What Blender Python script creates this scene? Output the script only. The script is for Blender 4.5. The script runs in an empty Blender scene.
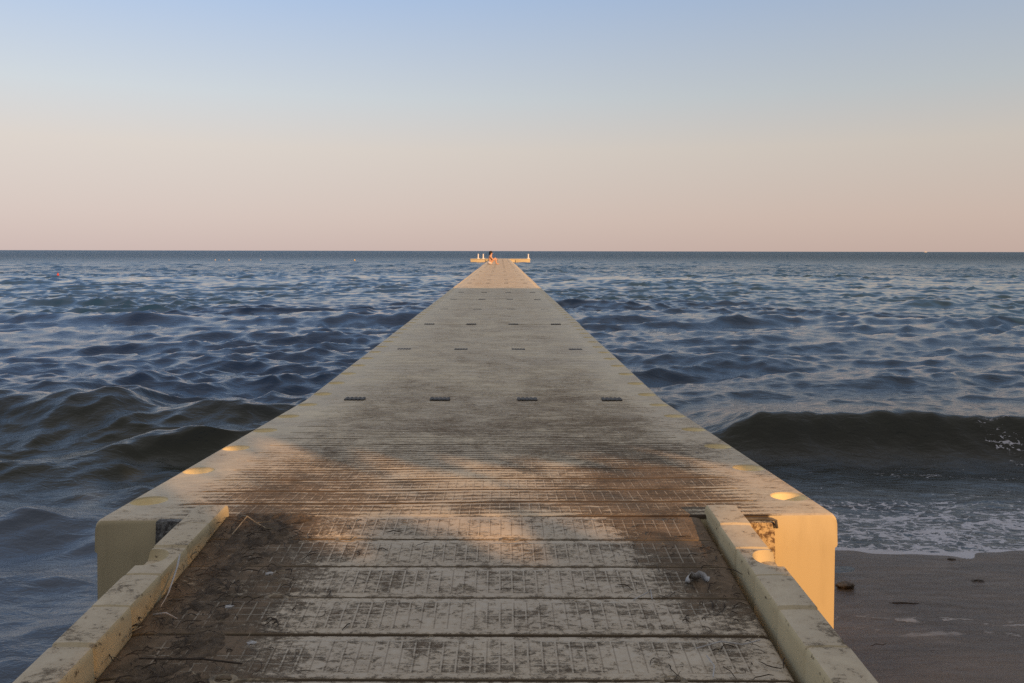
import bpy, bmesh, math, random
import numpy as np
from mathutils import Vector, Matrix
random.seed(7); rng = np.random.default_rng(11)
PI = math.pi
scene = bpy.context.scene
C = scene.collection

# ------------------------------------------------------------------ scale and layout (metres, water level z = 0)
CAM_Z = 1.25
DOCK_X = -0.0965          # centre line of the pier
HALF = 1.046              # half width of a section
NEAR = 2.33               # shore end of the pier
PITCH = 2.5 / 16          # plank pitch of the pier
RP = 0.152                # plank pitch of the ramp
DECK_Z = 0.382
SUN_A = math.radians(35)  # sun comes from behind right
SUN_E = math.radians(17)

# ------------------------------------------------------------------ helpers
def link(o, parent=None):
    C.objects.link(o)
    if parent: o.parent = parent
    return o

def mesh_obj(name, me, mat=None, parent=None, loc=(0, 0, 0), rot=(0, 0, 0)):
    o = bpy.data.objects.new(name, me)
    if mat and not me.materials: me.materials.append(mat)
    o.location = loc; o.rotation_euler = rot
    return link(o, parent)

def from_bm(bm, name, angle=35):
    bmesh.ops.recalc_face_normals(bm, faces=bm.faces[:])
    me = bpy.data.meshes.new(name); bm.to_mesh(me); bm.free()
    me.shade_smooth()
    me.set_sharp_from_angle(angle=math.radians(angle))
    return me

def empty(name, loc=(0, 0, 0), rot=(0, 0, 0)):
    o = bpy.data.objects.new(name, None); o.location = loc; o.rotation_euler = rot
    o.empty_display_size = .2
    return link(o)

def tag(o, label=None, cat=None, group=None, kind=None):
    if label: o['label'] = label
    if cat: o['category'] = cat
    if group: o['group'] = group
    if kind: o['kind'] = kind
    return o

def add_box(bm, x0, x1, y0, y1, z0, z1, bevel=0, seg=2):
    r = bmesh.ops.create_cube(bm, size=1)
    vs = r['verts']
    for v in vs:
        v.co = Vector(((x0 + x1) / 2 + v.co.x * (x1 - x0), (y0 + y1) / 2 + v.co.y * (y1 - y0), (z0 + z1) / 2 + v.co.z * (z1 - z0)))
    if bevel:
        es = list({e for v in vs for e in v.link_edges})
        bmesh.ops.bevel(bm, geom=es, offset=bevel, segments=seg, affect='EDGES', profile=.6)

def add_lathe(bm, prof, n=20, loc=(0, 0, 0)):
    rings = []
    for r, z in prof:
        rings.append([bm.verts.new((loc[0] + r * math.cos(2 * PI * i / n), loc[1] + r * math.sin(2 * PI * i / n), loc[2] + z)) for i in range(n)])
    for a, b in zip(rings, rings[1:]):
        for i in range(n):
            bm.faces.new((a[i], a[(i + 1) % n], b[(i + 1) % n], b[i]))
    bm.faces.new(rings[0]); bm.faces.new(rings[-1])

def add_tube(bm, pts, rad, n=5):
    """tapered tube along points; rad = list or number"""
    if not isinstance(rad, (list, tuple)): rad = [rad] * len(pts)
    pts = [Vector(p) for p in pts]; rings = []
    for i, p in enumerate(pts):
        d = (pts[min(i + 1, len(pts) - 1)] - pts[max(i - 1, 0)]).normalized()
        u = d.cross(Vector((0, 0, 1)))
        if u.length < .01: u = Vector((1, 0, 0))
        u.normalize(); w = d.cross(u)
        rings.append([bm.verts.new(p + (u * math.cos(2 * PI * k / n) + w * math.sin(2 * PI * k / n)) * rad[i]) for k in range(n)])
    for a, b in zip(rings, rings[1:]):
        for i in range(n): bm.faces.new((a[i], a[(i + 1) % n], b[(i + 1) % n], b[i]))
    bm.faces.new(rings[0]); bm.faces.new(rings[-1])

def boolean_cut(me, cutter_bm, name):
    a = bpy.data.objects.new('tmp_a', me); C.objects.link(a)
    cm = bpy.data.meshes.new('tmp_c'); cutter_bm.to_mesh(cm); cutter_bm.free()
    b = bpy.data.objects.new('tmp_b', cm); C.objects.link(b)
    m = a.modifiers.new('b', 'BOOLEAN'); m.object = b; m.operation = 'DIFFERENCE'; m.solver = 'EXACT'
    bpy.context.view_layer.update()
    dg = bpy.context.evaluated_depsgraph_get()
    out = bpy.data.meshes.new_from_object(a.evaluated_get(dg))
    out.name = name
    bpy.data.objects.remove(a); bpy.data.objects.remove(b)
    out.shade_smooth(); out.set_sharp_from_angle(angle=math.radians(35))
    return out

# ------------------------------------------------------------------ node helper
class NT:
    def __init__(s, name, world=False):
        if world:
            s.m = bpy.data.worlds.new(name); s.m.use_nodes = True
        else:
            s.m = bpy.data.materials.new(name); s.m.use_nodes = True
        s.t = s.m.node_tree; s.t.nodes.clear()
    def n(s, typ, **kw):
        nd = s.t.nodes.new(typ)
        for k, v in kw.items(): setattr(nd, k, v)
        return nd
    def put(s, sock, v):
        if isinstance(v, bpy.types.NodeSocket): s.t.links.new(v, sock)
        elif v is not None:
            if sock.type == 'RGBA' and not isinstance(v, (int, float)) and len(v) == 3: v = (*v, 1)
            sock.default_value = v
    def f(s, op, a, b=None, c=None, clamp=False):
        nd = s.n('ShaderNodeMath', operation=op, use_clamp=clamp)
        s.put(nd.inputs[0], a)
        if b is not None: s.put(nd.inputs[1], b)
        if c is not None: s.put(nd.inputs[2], c)
        return nd.outputs[0]
    def ss(s, x, a, b, lo=0., hi=1.):
        nd = s.n('ShaderNodeMapRange', interpolation_type='SMOOTHSTEP')
        s.put(nd.inputs[0], x); s.put(nd.inputs[1], a); s.put(nd.inputs[2], b); s.put(nd.inputs[3], lo); s.put(nd.inputs[4], hi)
        return nd.outputs[0]
    def vscale(s, v, sc):
        nd = s.n('ShaderNodeVectorMath', operation='MULTIPLY'); s.put(nd.inputs[0], v); nd.inputs[1].default_value = sc
        return nd.outputs[0]
    def vadd(s, v, w):
        nd = s.n('ShaderNodeVectorMath', operation='ADD'); s.put(nd.inputs[0], v); s.put(nd.inputs[1], w)
        return nd.outputs[0]
    def noise(s, v, scale=1, detail=4, rough=.55, dist=0, col=False):
        nd = s.n('ShaderNodeTexNoise'); s.put(nd.inputs['Vector'], v)
        nd.inputs['Scale'].default_value = scale; nd.inputs['Detail'].default_value = detail
        nd.inputs['Roughness'].default_value = rough; nd.inputs['Distortion'].default_value = dist
        return nd.outputs['Color' if col else 'Fac']
    def mix(s, f, a, b, mode='MIX'):
        nd = s.n('ShaderNodeMix', data_type='RGBA', blend_type=mode)
        s.put(nd.inputs[0], f); s.put(nd.inputs[6], a); s.put(nd.inputs[7], b)
        return nd.outputs[2]
    def pos(s): return s.n('ShaderNodeNewGeometry').outputs['Position']
    def obj(s): return s.n('ShaderNodeTexCoord').outputs['Object']
    def sep(s, v):
        nd = s.n('ShaderNodeSeparateXYZ'); s.put(nd.inputs[0], v); return nd.outputs[0], nd.outputs[1], nd.outputs[2]
    def comb(s, x, y, z):
        nd = s.n('ShaderNodeCombineXYZ'); s.put(nd.inputs[0], x); s.put(nd.inputs[1], y); s.put(nd.inputs[2], z); return nd.outputs[0]
    def ramp(s, x, stops):
        nd = s.n('ShaderNodeValToRGB'); s.put(nd.inputs[0], x)
        el = nd.color_ramp.elements
        while len(el) < len(stops): el.new(.5)
        for e, (p, c) in zip(el, stops): e.position = p; e.color = (*c, 1)
        return nd.outputs[0]
    def bump(s, h, strength=1, dist=.01, normal=None):
        nd = s.n('ShaderNodeBump'); s.put(nd.inputs['Height'], h)
        nd.inputs['Strength'].default_value = strength; nd.inputs['Distance'].default_value = dist
        if normal is not None: s.put(nd.inputs['Normal'], normal)
        return nd.outputs[0]
    def out(s, color, rough=.6, normal=None, ior=1.45, spec=.5, extra=None):
        p = s.n('ShaderNodeBsdfPrincipled'); o = s.n('ShaderNodeOutputMaterial')
        s.put(p.inputs['Base Color'], color); s.put(p.inputs['Roughness'], rough)
        if normal is not None: s.put(p.inputs['Normal'], normal)
        p.inputs['IOR'].default_value = ior
        s.put(p.inputs['Specular IOR Level'], spec)
        if extra:
            for k, v in extra.items(): s.put(p.inputs[k], v)
        s.t.links.new(p.outputs[0], o.inputs[0])
        return s.m

def plain(name, col, rough=.6, var=.15, scale=12, bump=.002):
    m = NT(name); p = m.pos()
    n = m.noise(p, scale, 5, .6)
    dark = tuple(c * (1 - var * 2) for c in col)
    c = m.mix(m.ss(n, .3, .7), dark, col)
    return m.out(c, rough, m.bump(m.noise(p, scale * 4, 4), .5, bump))

# ------------------------------------------------------------------ plastic materials
CLEAN = (.68, .575, .40); GREY = (.58, .50, .375); YEL = (.62, .50, .27)
DIRT_A = (.085, .061, .040); DIRT_B = (.21, .15, .098)

def plastic(kind):
    """kind: deck | ramp | rail"""
    m = NT('weathered_cream_plastic_' + kind)
    P = m.pos(); O = m.obj()
    x, y, z = m.sep(P); ox, oy, oz = m.sep(O)
    nrm = m.n('ShaderNodeNewGeometry').outputs['Normal']; nx, ny, nz = m.sep(nrm)
    xc = m.f('SUBTRACT', x, DOCK_X); ax = m.f('ABSOLUTE', xc)
    big = m.noise(m.vscale(P, (1.1, 1.6, 1)), 1.6, 5, .6, .3)
    streak = m.noise(m.vscale(P, (6, 22, 3)) if kind == 'deck' else m.vscale(P, (4, 9, 3)), 2.2, 8, .72, 0)
    fine = m.noise(m.vscale(P, (1, 1.6, 1)), 55, 6, .75, .4)
    mid = m.noise(P, 11, 7, .7, .8)
    if kind == 'rail':
        bias = m.f('MULTIPLY', big, .0)
        base = m.f('ADD', m.f('MULTIPLY', m.f('SUBTRACT', mid, .5), 2.0), m.f('MULTIPLY', m.f('SUBTRACT', fine, .5), 1.4))
        base = m.f('ADD', base, -.06)
    elif kind == 'ramp':
        side = m.f('ADD', m.ss(m.f('MULTIPLY', xc, -1), .26, .52, 0, 1.0),
                   m.f('MULTIPLY', m.ss(m.f('SUBTRACT', xc, m.f('MULTIPLY', m.f('SUBTRACT', 2.33, y), .28)), .30, .52, 0, 1.25), m.ss(y, 1.62, 1.95)))
        base = m.f('ADD', m.f('MULTIPLY', m.f('SUBTRACT', mid, .5), 1.5), m.f('MULTIPLY', m.f('SUBTRACT', fine, .5), 3.0))
        base = m.f('ADD', base, m.f('MULTIPLY', m.f('SUBTRACT', streak, .5), 1.1))
        base = m.f('ADD', base, side); base = m.f('ADD', base, -.05)
    else:
        centre = m.ss(ax, .50, 1.0, .34, -.34)
        nearby = m.f('MULTIPLY', m.f('MULTIPLY', m.ss(y, 3.5, 2.7, 0, 1), m.ss(ax, .70, .95, 1, 0)), m.f('SUBTRACT', m.f('ADD', m.ss(ax, .2, .6, 0, .50), m.f('MULTIPLY', m.noise(m.vscale(P, (2.0, 6, 1)), 1.6, 3), 1.6)), .85))
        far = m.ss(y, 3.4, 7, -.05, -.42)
        base = m.f('ADD', m.f('MULTIPLY', m.f('SUBTRACT', streak, .5), 2.6), m.f('MULTIPLY', m.f('SUBTRACT', fine, .5), 2.1))
        base = m.f('ADD', base, m.f('MULTIPLY', m.f('SUBTRACT', big, .5), m.ss(y, 3.2, 4.5, 1.3, .8)))
        patch = m.noise(m.vscale(P, (1, .7, 1)), 4.5, 5, .65, .6); base = m.f('ADD', base, m.f('MULTIPLY', m.f('SUBTRACT', patch, .5), 1.5))
        right = m.ss(x, -.2, .6, 0, .30)
        base = m.f('ADD', base, m.f('MULTIPLY', right, m.ss(y, 7, 4)))
        base = m.f('ADD', m.f('ADD', base, centre), m.f('ADD', nearby, far))
    if kind == 'deck':
        v = m.f('FRACT', m.f('DIVIDE', oy, PITCH)); zone = m.ss(ax, .80, .84, 1, 0)
        rows, cell = 4, .029
    elif kind == 'ramp':
        v = m.f('DIVIDE', oy, RP); zone = m.ss(ax, .58, .62, 1, 0)
        rows, cell = 4, .0285
    if kind == 'deck': base = m.f('ADD', base, m.f('MULTIPLY', m.f('COSINE', m.f('MULTIPLY', v, 2 * PI * 4)), m.f('MULTIPLY', m.ss(ax, .75, .95, .30, .03), m.ss(y, 6, 11, 1, .2))))
    if kind == 'deck':
        tw = m.f('MULTIPLY', m.f('MULTIPLY', ox, .0095), m.f('MULTIPLY', m.f('SUBTRACT', 1, m.f('DIVIDE', oy, 2.5)), m.f('LESS_THAN', y, 4.79)))
        ozz = m.f('SUBTRACT', oz, tw)
    top = m.ss(nz, .6, .85)
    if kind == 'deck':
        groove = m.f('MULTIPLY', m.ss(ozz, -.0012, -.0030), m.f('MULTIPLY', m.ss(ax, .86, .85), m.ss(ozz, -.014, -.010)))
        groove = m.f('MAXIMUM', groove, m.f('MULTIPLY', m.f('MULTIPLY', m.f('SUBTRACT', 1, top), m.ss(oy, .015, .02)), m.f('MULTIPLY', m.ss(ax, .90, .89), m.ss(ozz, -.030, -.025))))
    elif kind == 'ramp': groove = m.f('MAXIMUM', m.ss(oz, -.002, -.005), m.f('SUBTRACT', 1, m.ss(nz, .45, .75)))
    line = None
    if kind != 'rail':
        inrow = m.f('MULTIPLY', m.ss(v, .13, .16), m.ss(v, .84, .87, 1, 0))
        gv = m.f('FRACT', m.f('MULTIPLY', m.f('DIVIDE', m.f('SUBTRACT', v, .145), .71), rows))
        gx = m.f('FRACT', m.f('DIVIDE', m.f('ADD', x, m.f('MULTIPLY', m.noise(m.vscale(P, (1, 1, 1)), 3, 1), .004)), cell))
        lv = m.f('GREATER_THAN', m.f('ABSOLUTE', m.f('SUBTRACT', gv, .5)), .44)
        lx = m.f('GREATER_THAN', m.f('ABSOLUTE', m.f('SUBTRACT', gx, .5)), .44)
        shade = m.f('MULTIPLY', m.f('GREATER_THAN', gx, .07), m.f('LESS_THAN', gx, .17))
        # some stretches of the lattice are worn away
        worn = m.ss(m.noise(m.vscale(P, (2.2, 6, 1)), 2.4, 4), .42, .56)
        if kind == 'deck':
            lx = m.f('MULTIPLY', lx, m.ss(y, 3.6, 2.7)); lv = m.f('MULTIPLY', lv, m.ss(y, 9, 4, .25, .9))
        line = m.f('MULTIPLY', m.f('MULTIPLY', m.f('MAXIMUM', lv, lx), inrow), m.f('MULTIPLY', zone, worn))
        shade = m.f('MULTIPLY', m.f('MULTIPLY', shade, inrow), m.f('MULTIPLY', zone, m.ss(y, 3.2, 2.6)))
        edge = m.f('ABSOLUTE', m.f('SUBTRACT', v, .5))
        seam = m.f('MULTIPLY', m.ss(edge, .42, .5), m.ss(ax, .80, .9, 1, 0))
        cellz = m.f('MULTIPLY', m.f('MULTIPLY', inrow, zone), worn)
        base = m.f('ADD', base, m.f('MULTIPLY', cellz, .30 if kind == 'ramp' else .08))
        base = m.f('ADD', base, m.f('MULTIPLY', seam, .5 if kind == 'ramp' else m.ss(y, 3, 6, .55, .1)))
        base = m.f('SUBTRACT', base, m.f('MULTIPLY', line, .35))
    dirt = m.ss(base, .05, .85) if kind != 'rail' else m.ss(base, .02, .5)
    film = m.ss(base, -.55, .25)
    clean = m.mix(m.ss(big, .35, .65), CLEAN, GREY)
    clean = m.mix(m.ss(mid, .3, .75), clean, m.mix(.5, clean, (.33, .31, .25)))
    if kind == 'ramp':
        clean = m.mix(.55, clean, (.47, .43, .37))
        DB = (.22, .16, .105)
    if kind == 'rail':
        clean = m.mix(.45, clean, (.50, .44, .32))
    dcol = m.mix(m.ss(mid, .35, .65), DIRT_A, DIRT_B)
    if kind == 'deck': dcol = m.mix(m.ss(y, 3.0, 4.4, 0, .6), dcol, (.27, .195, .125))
    dcol = m.mix(m.ss(fine, .35, .7), dcol, m.mix(.35, dcol, (.05, .04, .03)))
    col = m.mix(m.f('MULTIPLY', film, .50), clean, (.44, .345, .23))
    col = m.mix(m.f('MULTIPLY', dirt, .93), col, dcol)
    if line is not None:
        col = m.mix(m.f('MULTIPLY', line, .50), col, m.mix(m.ss(base, -.5, .0), (.27, .19, .12), (.50, .45, .36)))
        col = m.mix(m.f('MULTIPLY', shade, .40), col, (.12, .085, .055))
    # sides: cleaner yellow plastic with stains running from the top
    run = m.noise(m.vscale(P, (9, 9, 1.5)), 2, 5, .6)
    sidec = m.mix(m.ss(run, .45, .8, 0, .5), (.54, .455, .28), (.40, .33, .20))
    if kind == 'rail': sidec = m.mix(m.ss(m.noise(m.vscale(P, (1, 1, 1.4)), 38, 5, .7), .60, .68, 0, .8), sidec, (.07, .05, .035))
    col = m.mix(top, sidec, col)
    if kind == 'deck':
        # the round pockets keep clean plastic
        pocket = m.f('MULTIPLY', m.f('MULTIPLY', m.ss(ozz, -.002, -.006), m.ss(m.f('ABSOLUTE', ox), .86, .87)), m.f('MULTIPLY', m.ss(m.f('ABSOLUTE', ox), HALF - .004, HALF - .006), m.f('MULTIPLY', m.ss(ozz, -.034, -.030), m.ss(oy, .03, .04))))
        col = m.mix(pocket, col, m.mix(m.ss(mid, .3, .7), (.72, .58, .31), (.80, .67, .40)))
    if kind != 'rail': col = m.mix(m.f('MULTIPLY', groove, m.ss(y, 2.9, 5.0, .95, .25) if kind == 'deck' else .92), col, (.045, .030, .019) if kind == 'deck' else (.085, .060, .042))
    h = m.f('ADD', m.f('MULTIPLY', fine, .5), m.f('MULTIPLY', mid, .5))
    hd = m.f('MULTIPLY', m.f('ADD', m.f('MULTIPLY', m.noise(P, 150, 4, .7), .8), h), dirt)
    h = m.f('ADD', m.f('MULTIPLY', h, .35), m.f('MULTIPLY', hd, 1.1))
    if line is not None: h = m.f('ADD', h, m.f('MULTIPLY', line, .7))
    h = m.f('MULTIPLY', h, m.f('ADD', m.f('MULTIPLY', top, .9), .1))
    nb = m.bump(h, .9, .0035)
    rough = m.f('ADD', m.f('MULTIPLY', dirt, .25), .65)
    return m.out(col, rough, nb, 1.45, .14)

M_deck = plastic('deck'); M_ramp = plastic('ramp'); M_rail = plastic('rail')

def side_plastic():
    m = NT('clean_cream_plastic'); P = m.pos()
    n = m.noise(m.vscale(P, (7, 7, 2)), 2, 5, .6); f = m.noise(P, 60, 5, .7)
    c = m.mix(m.ss(n, .35, .75), (.56, .48, .30), (.46, .39, .25))
    c = m.mix(m.ss(f, .66, .72, 0, .7), c, (.12, .08, .05))
    return m.out(c, .5, m.bump(f, .3, .001), 1.45, .4)
M_clean = side_plastic()
M_dark = plain('dark_rubber', (.105, .098, .088), .7, .3, 40)
M_white = plain('white_paint', (.78, .76, .72), .5, .06, 8)
M_paper = plain('white_scrap', (.46, .45, .43), .7, .1, 60)
M_straw = plain('dry_straw', (.40, .33, .22), .8, .3, 50)
M_weed = plain('dry_seaweed', (.075, .055, .038), .85, .3, 60)
M_skin = plain('sunlit_skin', (.60, .34, .21), .55, .05, 20)
M_hair = plain('dark_hair', (.022, .014, .010), .5, .2, 60)
M_shorts = plain('pale_cloth', (.66, .60, .56), .8, .08, 30)
M_red = plain('red_plastic', (.55, .08, .05), .4, .1, 10)
M_yel = plain('yellow_plastic', (.75, .55, .15), .4, .1, 10)
M_blocker = plain('blocker_brown', (.34, .27, .2), .75, .2, 6)  # colour of the added, unseen sun blocker
M_blocker_top = plain('blocker_top_brown', (.25, .2, .13), .9, .25, 14)  # upper piece of the added sun blocker
M_glass = plain('dark_glass', (.02, .03, .04), .1, .1, 4)

def dirt_mat():
    m = NT('wet_dirt_and_seaweed_litter'); P = m.pos()
    a = m.noise(P, 30, 6, .75, .6); b = m.noise(P, 130, 5, .7); st = m.noise(m.vscale(P, (60, 22, 40)), 2, 4, .7, 1.5)
    c = m.mix(m.ss(a, .35, .65), (.075, .057, .039), (.185, .138, .092))
    c = m.mix(m.ss(b, .58, .72, 0, .8), c, (.22, .17, .12))
    c = m.mix(m.ss(st, .62, .70, 0, .55), c, (.045, .035, .026))
    h = m.f('ADD', m.f('MULTIPLY', a, .6), m.f('MULTIPLY', b, .6))
    return m.out(c, .85, m.bump(h, 1, .012), 1.45, .25)
M_dirt = dirt_mat()

# ------------------------------------------------------------------ pier sections
def section_mesh(pockets=True):
    xs = []
    H = HALF
    prof = [(-H + .022, -.52), (-H + .0075, -.094), (-H + .003, -.091), (-H, -.086), (-H, -.017), (-H + .002, -.009), (-H + .007, -.003), (-H + .015, 0)]
    inner = [-.86, -.845] + [(-.845 + 1.69 * i / 12) for i in range(1, 12)] + [.845, .86]
    pts = [(a, b, 0) for a, b in prof] + [(a, 0, 1 if abs(a) < .85 else 0) for a in inner] + [(-a, b, 0) for a, b in reversed(prof)]
    st = [(0.0, -.010, 0), (.003, -.004, 0), (.009, -.0008, 0), (.015, 0, 0)]
    for k in range(1, 16):
        y = k * PITCH
        st += [(y - .005, 0, 0), (y - .002, 0, -.005), (y + .002, 0, -.005), (y + .005, 0, 0)]
    L = 2.499
    st += [(L - .01, 0, 0), (L - .005, -.0008, 0), (L - .002, -.003, 0), (L, -.008, 0)]
    bm = bmesh.new(); rows = []
    for y, drop, g in st:
        row = []
        for (px, pz, gi) in pts:
            zz = pz + (drop if pz > -.03 else 0) + (g if gi else 0)
            if gi: zz += .0015 * math.sin(px * 7 + y * 3)
            ins = -.004 if abs(drop) > .01 else 0
            row.append(bm.verts.new((px * (1 - .002 * (abs(drop) > .01)), y, zz)))
        rows.append(row)
    for a, b in zip(rows, rows[1:]):
        for i in range(len(a) - 1): bm.faces.new((a[i], a[i + 1], b[i + 1], b[i]))
        bm.faces.new((a[-1], a[0], b[0], b[-1]))
    bm.faces.new(rows[0]); bm.faces.new(rows[-1])
    me = from_bm(bm, 'deck_section')
    if pockets:
        cb = bmesh.new()
        for k in range(6):
            for s in (-1, 1):
                add_lathe(cb, [(.040, -.024), (.047, -.019), (.052, -.005), (.056, .0005), (.058, .02)], 28, (s * (HALF - .064), .205 + k * 2.5 / 6, 0))
        bmesh.ops.recalc_face_normals(cb, faces=cb.faces[:])
        me = boolean_cut(me, cb, 'deck_section')
    me.materials.clear(); me.materials.append(M_deck)
    return me

def slot_mesh():
    bm = bmesh.new()
    add_box(bm, -.058, .058, -.030, .030, -.004, .003)
    for k in range(-2, 3): add_box(bm, k * .024 - .007, k * .024 + .007, -.040, .040, -.004, .0045, .001, 1)
    return from_bm(bm, 'joint_slot')

pier = empty('floating_pier', (DOCK_X, NEAR, DECK_Z))
tag(pier, 'long cream plastic floating pier running straight out to sea', 'pier')
sec_me = section_mesh(); sec0_me = sec_me.copy()
for v in sec0_me.vertices: v.co.z += v.co.x * .0095 * max(0, 1 - v.co.y / 2.5)
slot_me = slot_mesh(); slot_me.materials.append(M_dark)
sections = []
NSEC = 35
for k in range(NSEC):
    y0 = NEAR - .03 + k * 2.5 if k else NEAR
    if k == 0:
        tilt = -math.atan2(.118, 2.47); loc = (0, 0, .118); rot = (tilt, 0, 0)
    else:
        loc = (random.uniform(-.006, .006), y0 - NEAR, random.uniform(-.002, .002)); rot = (math.radians(random.uniform(-.06, .06)), math.radians(random.uniform(-.07, .07)), math.radians(random.uniform(-.10, .10)))
        if k == 1: rot = (0, 0, 0); loc = (0, y0 - NEAR, .0)
    s = mesh_obj('deck_section', sec0_me if k == 0 else sec_me, None, pier, loc, rot)
    s['group'] = 'deck sections of the pier'
    sections.append(s)
    if k and k <= 25:
        for j in range(4):
            mesh_obj('joint_slot', slot_me, None, s, ((-1.5 + j) * .50 + random.uniform(-.008, .008), -.003 + (.012 if k == 1 else 0), .001 + (.005 if k == 1 else 0)))
# far joints past the hundred nearest: one part
bm = bmesh.new()
for k in range(26, NSEC):
    for j in range(4):
        xx = (-1.5 + j) * .5; yy = k * 2.5 - .03
        add_box(bm, xx - .058, xx + .058, yy - .04, yy + .04, .002, .008)
o = mesh_obj('joint_slot', from_bm(bm, 'far_joint_slots'), M_dark, pier); o['kind'] = 'stuff'
# dark bolts near the right hand edge of the first section
bm = bmesh.new(); add_lathe(bm, [(.010, -.004), (.010, .003), (.006, .006)], 12); bolt_me = from_bm(bm, 'bolt'); bolt_me.materials.append(M_dark)
for bx, by in ((.865, .90), (.80, .30)):
    mesh_obj('bolt', bolt_me, None, sections[0], (bx, by, .0))

# hinge brackets between the shore end and the ramp
def bracket(xa, xb, name='hinge_bracket'):
    bm = bmesh.new()
    add_box(bm, xa, xb, -.03, .002, -.16, -.006, .006)
    me = from_bm(bm, name)
    return me
br = mesh_obj('hinge_bracket', bracket(.772, .862), None, sections[0]); 
m = NT('dirt_stained_plastic'); P = m.pos(); nn = m.noise(P, 70, 6, .75)
M_stain = m.out(m.mix(m.ss(nn, .42, .6), (.58, .46, .27), (.12, .075, .045)), .8, m.bump(nn, 1, .006))
br.data.materials.append(M_stain)
bm = bmesh.new(); add_tube(bm, [(.765, -.034, .004), (.80, -.034, .0045), (.850, -.034, .0045), (.862, -.034, 0), (.864, -.034, -.02)], .0045, 8)
mesh_obj('rubber_gasket', from_bm(bm, 'rubber_gasket'), M_dark, br)
br2 = mesh_obj('hinge_bracket', bracket(-.865, -.775), None, sections[0]); 
m = NT('grey_stained_plastic'); P = m.pos(); nn = m.noise(P, 60, 6, .75)
br2.data.materials.append(m.out(m.mix(m.ss(nn, .35, .6), (.26, .26, .24), (.06, .055, .05)), .9, m.bump(nn, 1, .006)))

# ------------------------------------------------------------------ ramp
ramp_slope = math.atan(.09)
ramp = empty('boarding_ramp', (DOCK_X, NEAR - .006, .503), (ramp_slope, 0, 0))
tag(ramp, 'dirty cream plastic ramp of cross planks with raised side rails', 'ramp')
def plank_mesh():
    bm = bmesh.new()
    L = RP - .0012
    sec = [(.0, -.055), (.0, -.008), (.001, -.003), (.003, -.0006), (.006, 0), (L - .006, 0), (L - .003, -.0006), (L - .001, -.003), (L, -.008), (L, -.055)]
    xs = [-.668, -.664, -.655] + [-.645 + 1.29 * i / 24 for i in range(25)] + [.655, .664, .668]
    rows = []
    for i, x in enumerate(xs):
        d = {0: -.012, 1: -.004, 2: -.001}.get(min(i, len(xs) - 1 - i), 0)
        rows.append([bm.verts.new((x, y, z + (d if z > -.02 else 0))) for y, z in sec])
    for a, b in zip(rows, rows[1:]):
        for i in range(len(sec) - 1): bm.faces.new((a[i], a[i + 1], b[i + 1], b[i]))
        bm.faces.new((a[-1], a[0], b[0], b[-1]))
    bm.faces.new(rows[0]); bm.faces.new(rows[-1])
    return from_bm(bm, 'plank')
pm = plank_mesh(); pm.materials.append(M_ramp)
planks = []
for k in range(14):
    y = -.127 - k * RP if k else -.127
    s = mesh_obj('plank', pm, None, ramp, (-.008 + random.uniform(-.002, .002), y if k else -.148, random.uniform(-.0015, .0015)), (random.uniform(-.006, .006), random.uniform(-.002, .002), 0))
    if k: s.location.y = -.148 - k * RP
    planks.append(s)
# side rails
def rail_mesh(side):
    bm = bmesh.new()
    w = .088; L0 = -2.15; L1 = .028
    st = []
    seg = .155; y = L1; ys = [L1, L1 - .004, L1 - .012]
    k = 1
    while L1 - k * seg > L0 + .1:
        yy = L1 - k * seg; ys += [yy + .006, yy + .002, yy - .002, yy - .006]; k += 1
    ys += [L0 + .012, L0 + .004, L0]
    rows = []
    for i, y in enumerate(ys):
        h = .027 + .045 * (L1 - y)           # top above ramp plane grows shoreward
        endd = {0: .012, 1: .004, 2: .001}.get(min(i, len(ys) - 1 - i), 0)
        groove = 0
        if 3 <= i < len(ys) - 3 and (i - 3) % 4 in (1, 2): groove = .0035
        t = h - endd - groove
        b = -.075
        g2 = groove * .6
        kk = int((L1 - y) / seg); t += .0018 * math.sin(kk * 2.4 + side); j = .0015 * math.sin(kk * 3.7 + side) 
        prof = [(g2, b), (g2, t - .014), (.001 + g2, t - .005), (.004, t - .001), (.009, t), (w / 2, t + .001), (w - .009, t), (w - .004, t - .001), (w - .001 - g2, t - .005), (w - g2, t - .014), (w - g2, b)]
        rows.append([bm.verts.new((px + j, y, pz)) for px, pz in prof])
    for a, c in zip(rows, rows[1:]):
        for i in range(len(a) - 1): bm.faces.new((a[i], a[i + 1], c[i + 1], c[i]))
        bm.faces.new((a[-1], a[0], c[0], c[-1]))
    bm.faces.new(rows[0]); bm.faces.new(rows[-1])
    me = from_bm(bm, 'side_rail')
    cb = bmesh.new()
    ox = .006 if side < 0 else w - .006
    for yy in (-.34, -1.2):
        t = .027 + .045 * (L1 - yy)
        add_lathe(cb, [(.034, t - .026), (.040, t - .02), (.046, t - .004), (.049, t + .002), (.05, t + .03)], 28, (ox + (.004 if side < 0 else -.004) * 2, yy, 0))
    bmesh.ops.recalc_face_normals(cb, faces=cb.faces[:])
    me = boolean_cut(me, cb, 'side_rail')
    me.materials.clear(); me.materials.append(M_rail)
    return me
rl = mesh_obj('side_rail', rail_mesh(-1), None, ramp, (-.772 - .088 - DOCK_X, 0, 0))
rr = mesh_obj('side_rail', rail_mesh(1), None, ramp, (.580 - DOCK_X, 0, 0))
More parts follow.
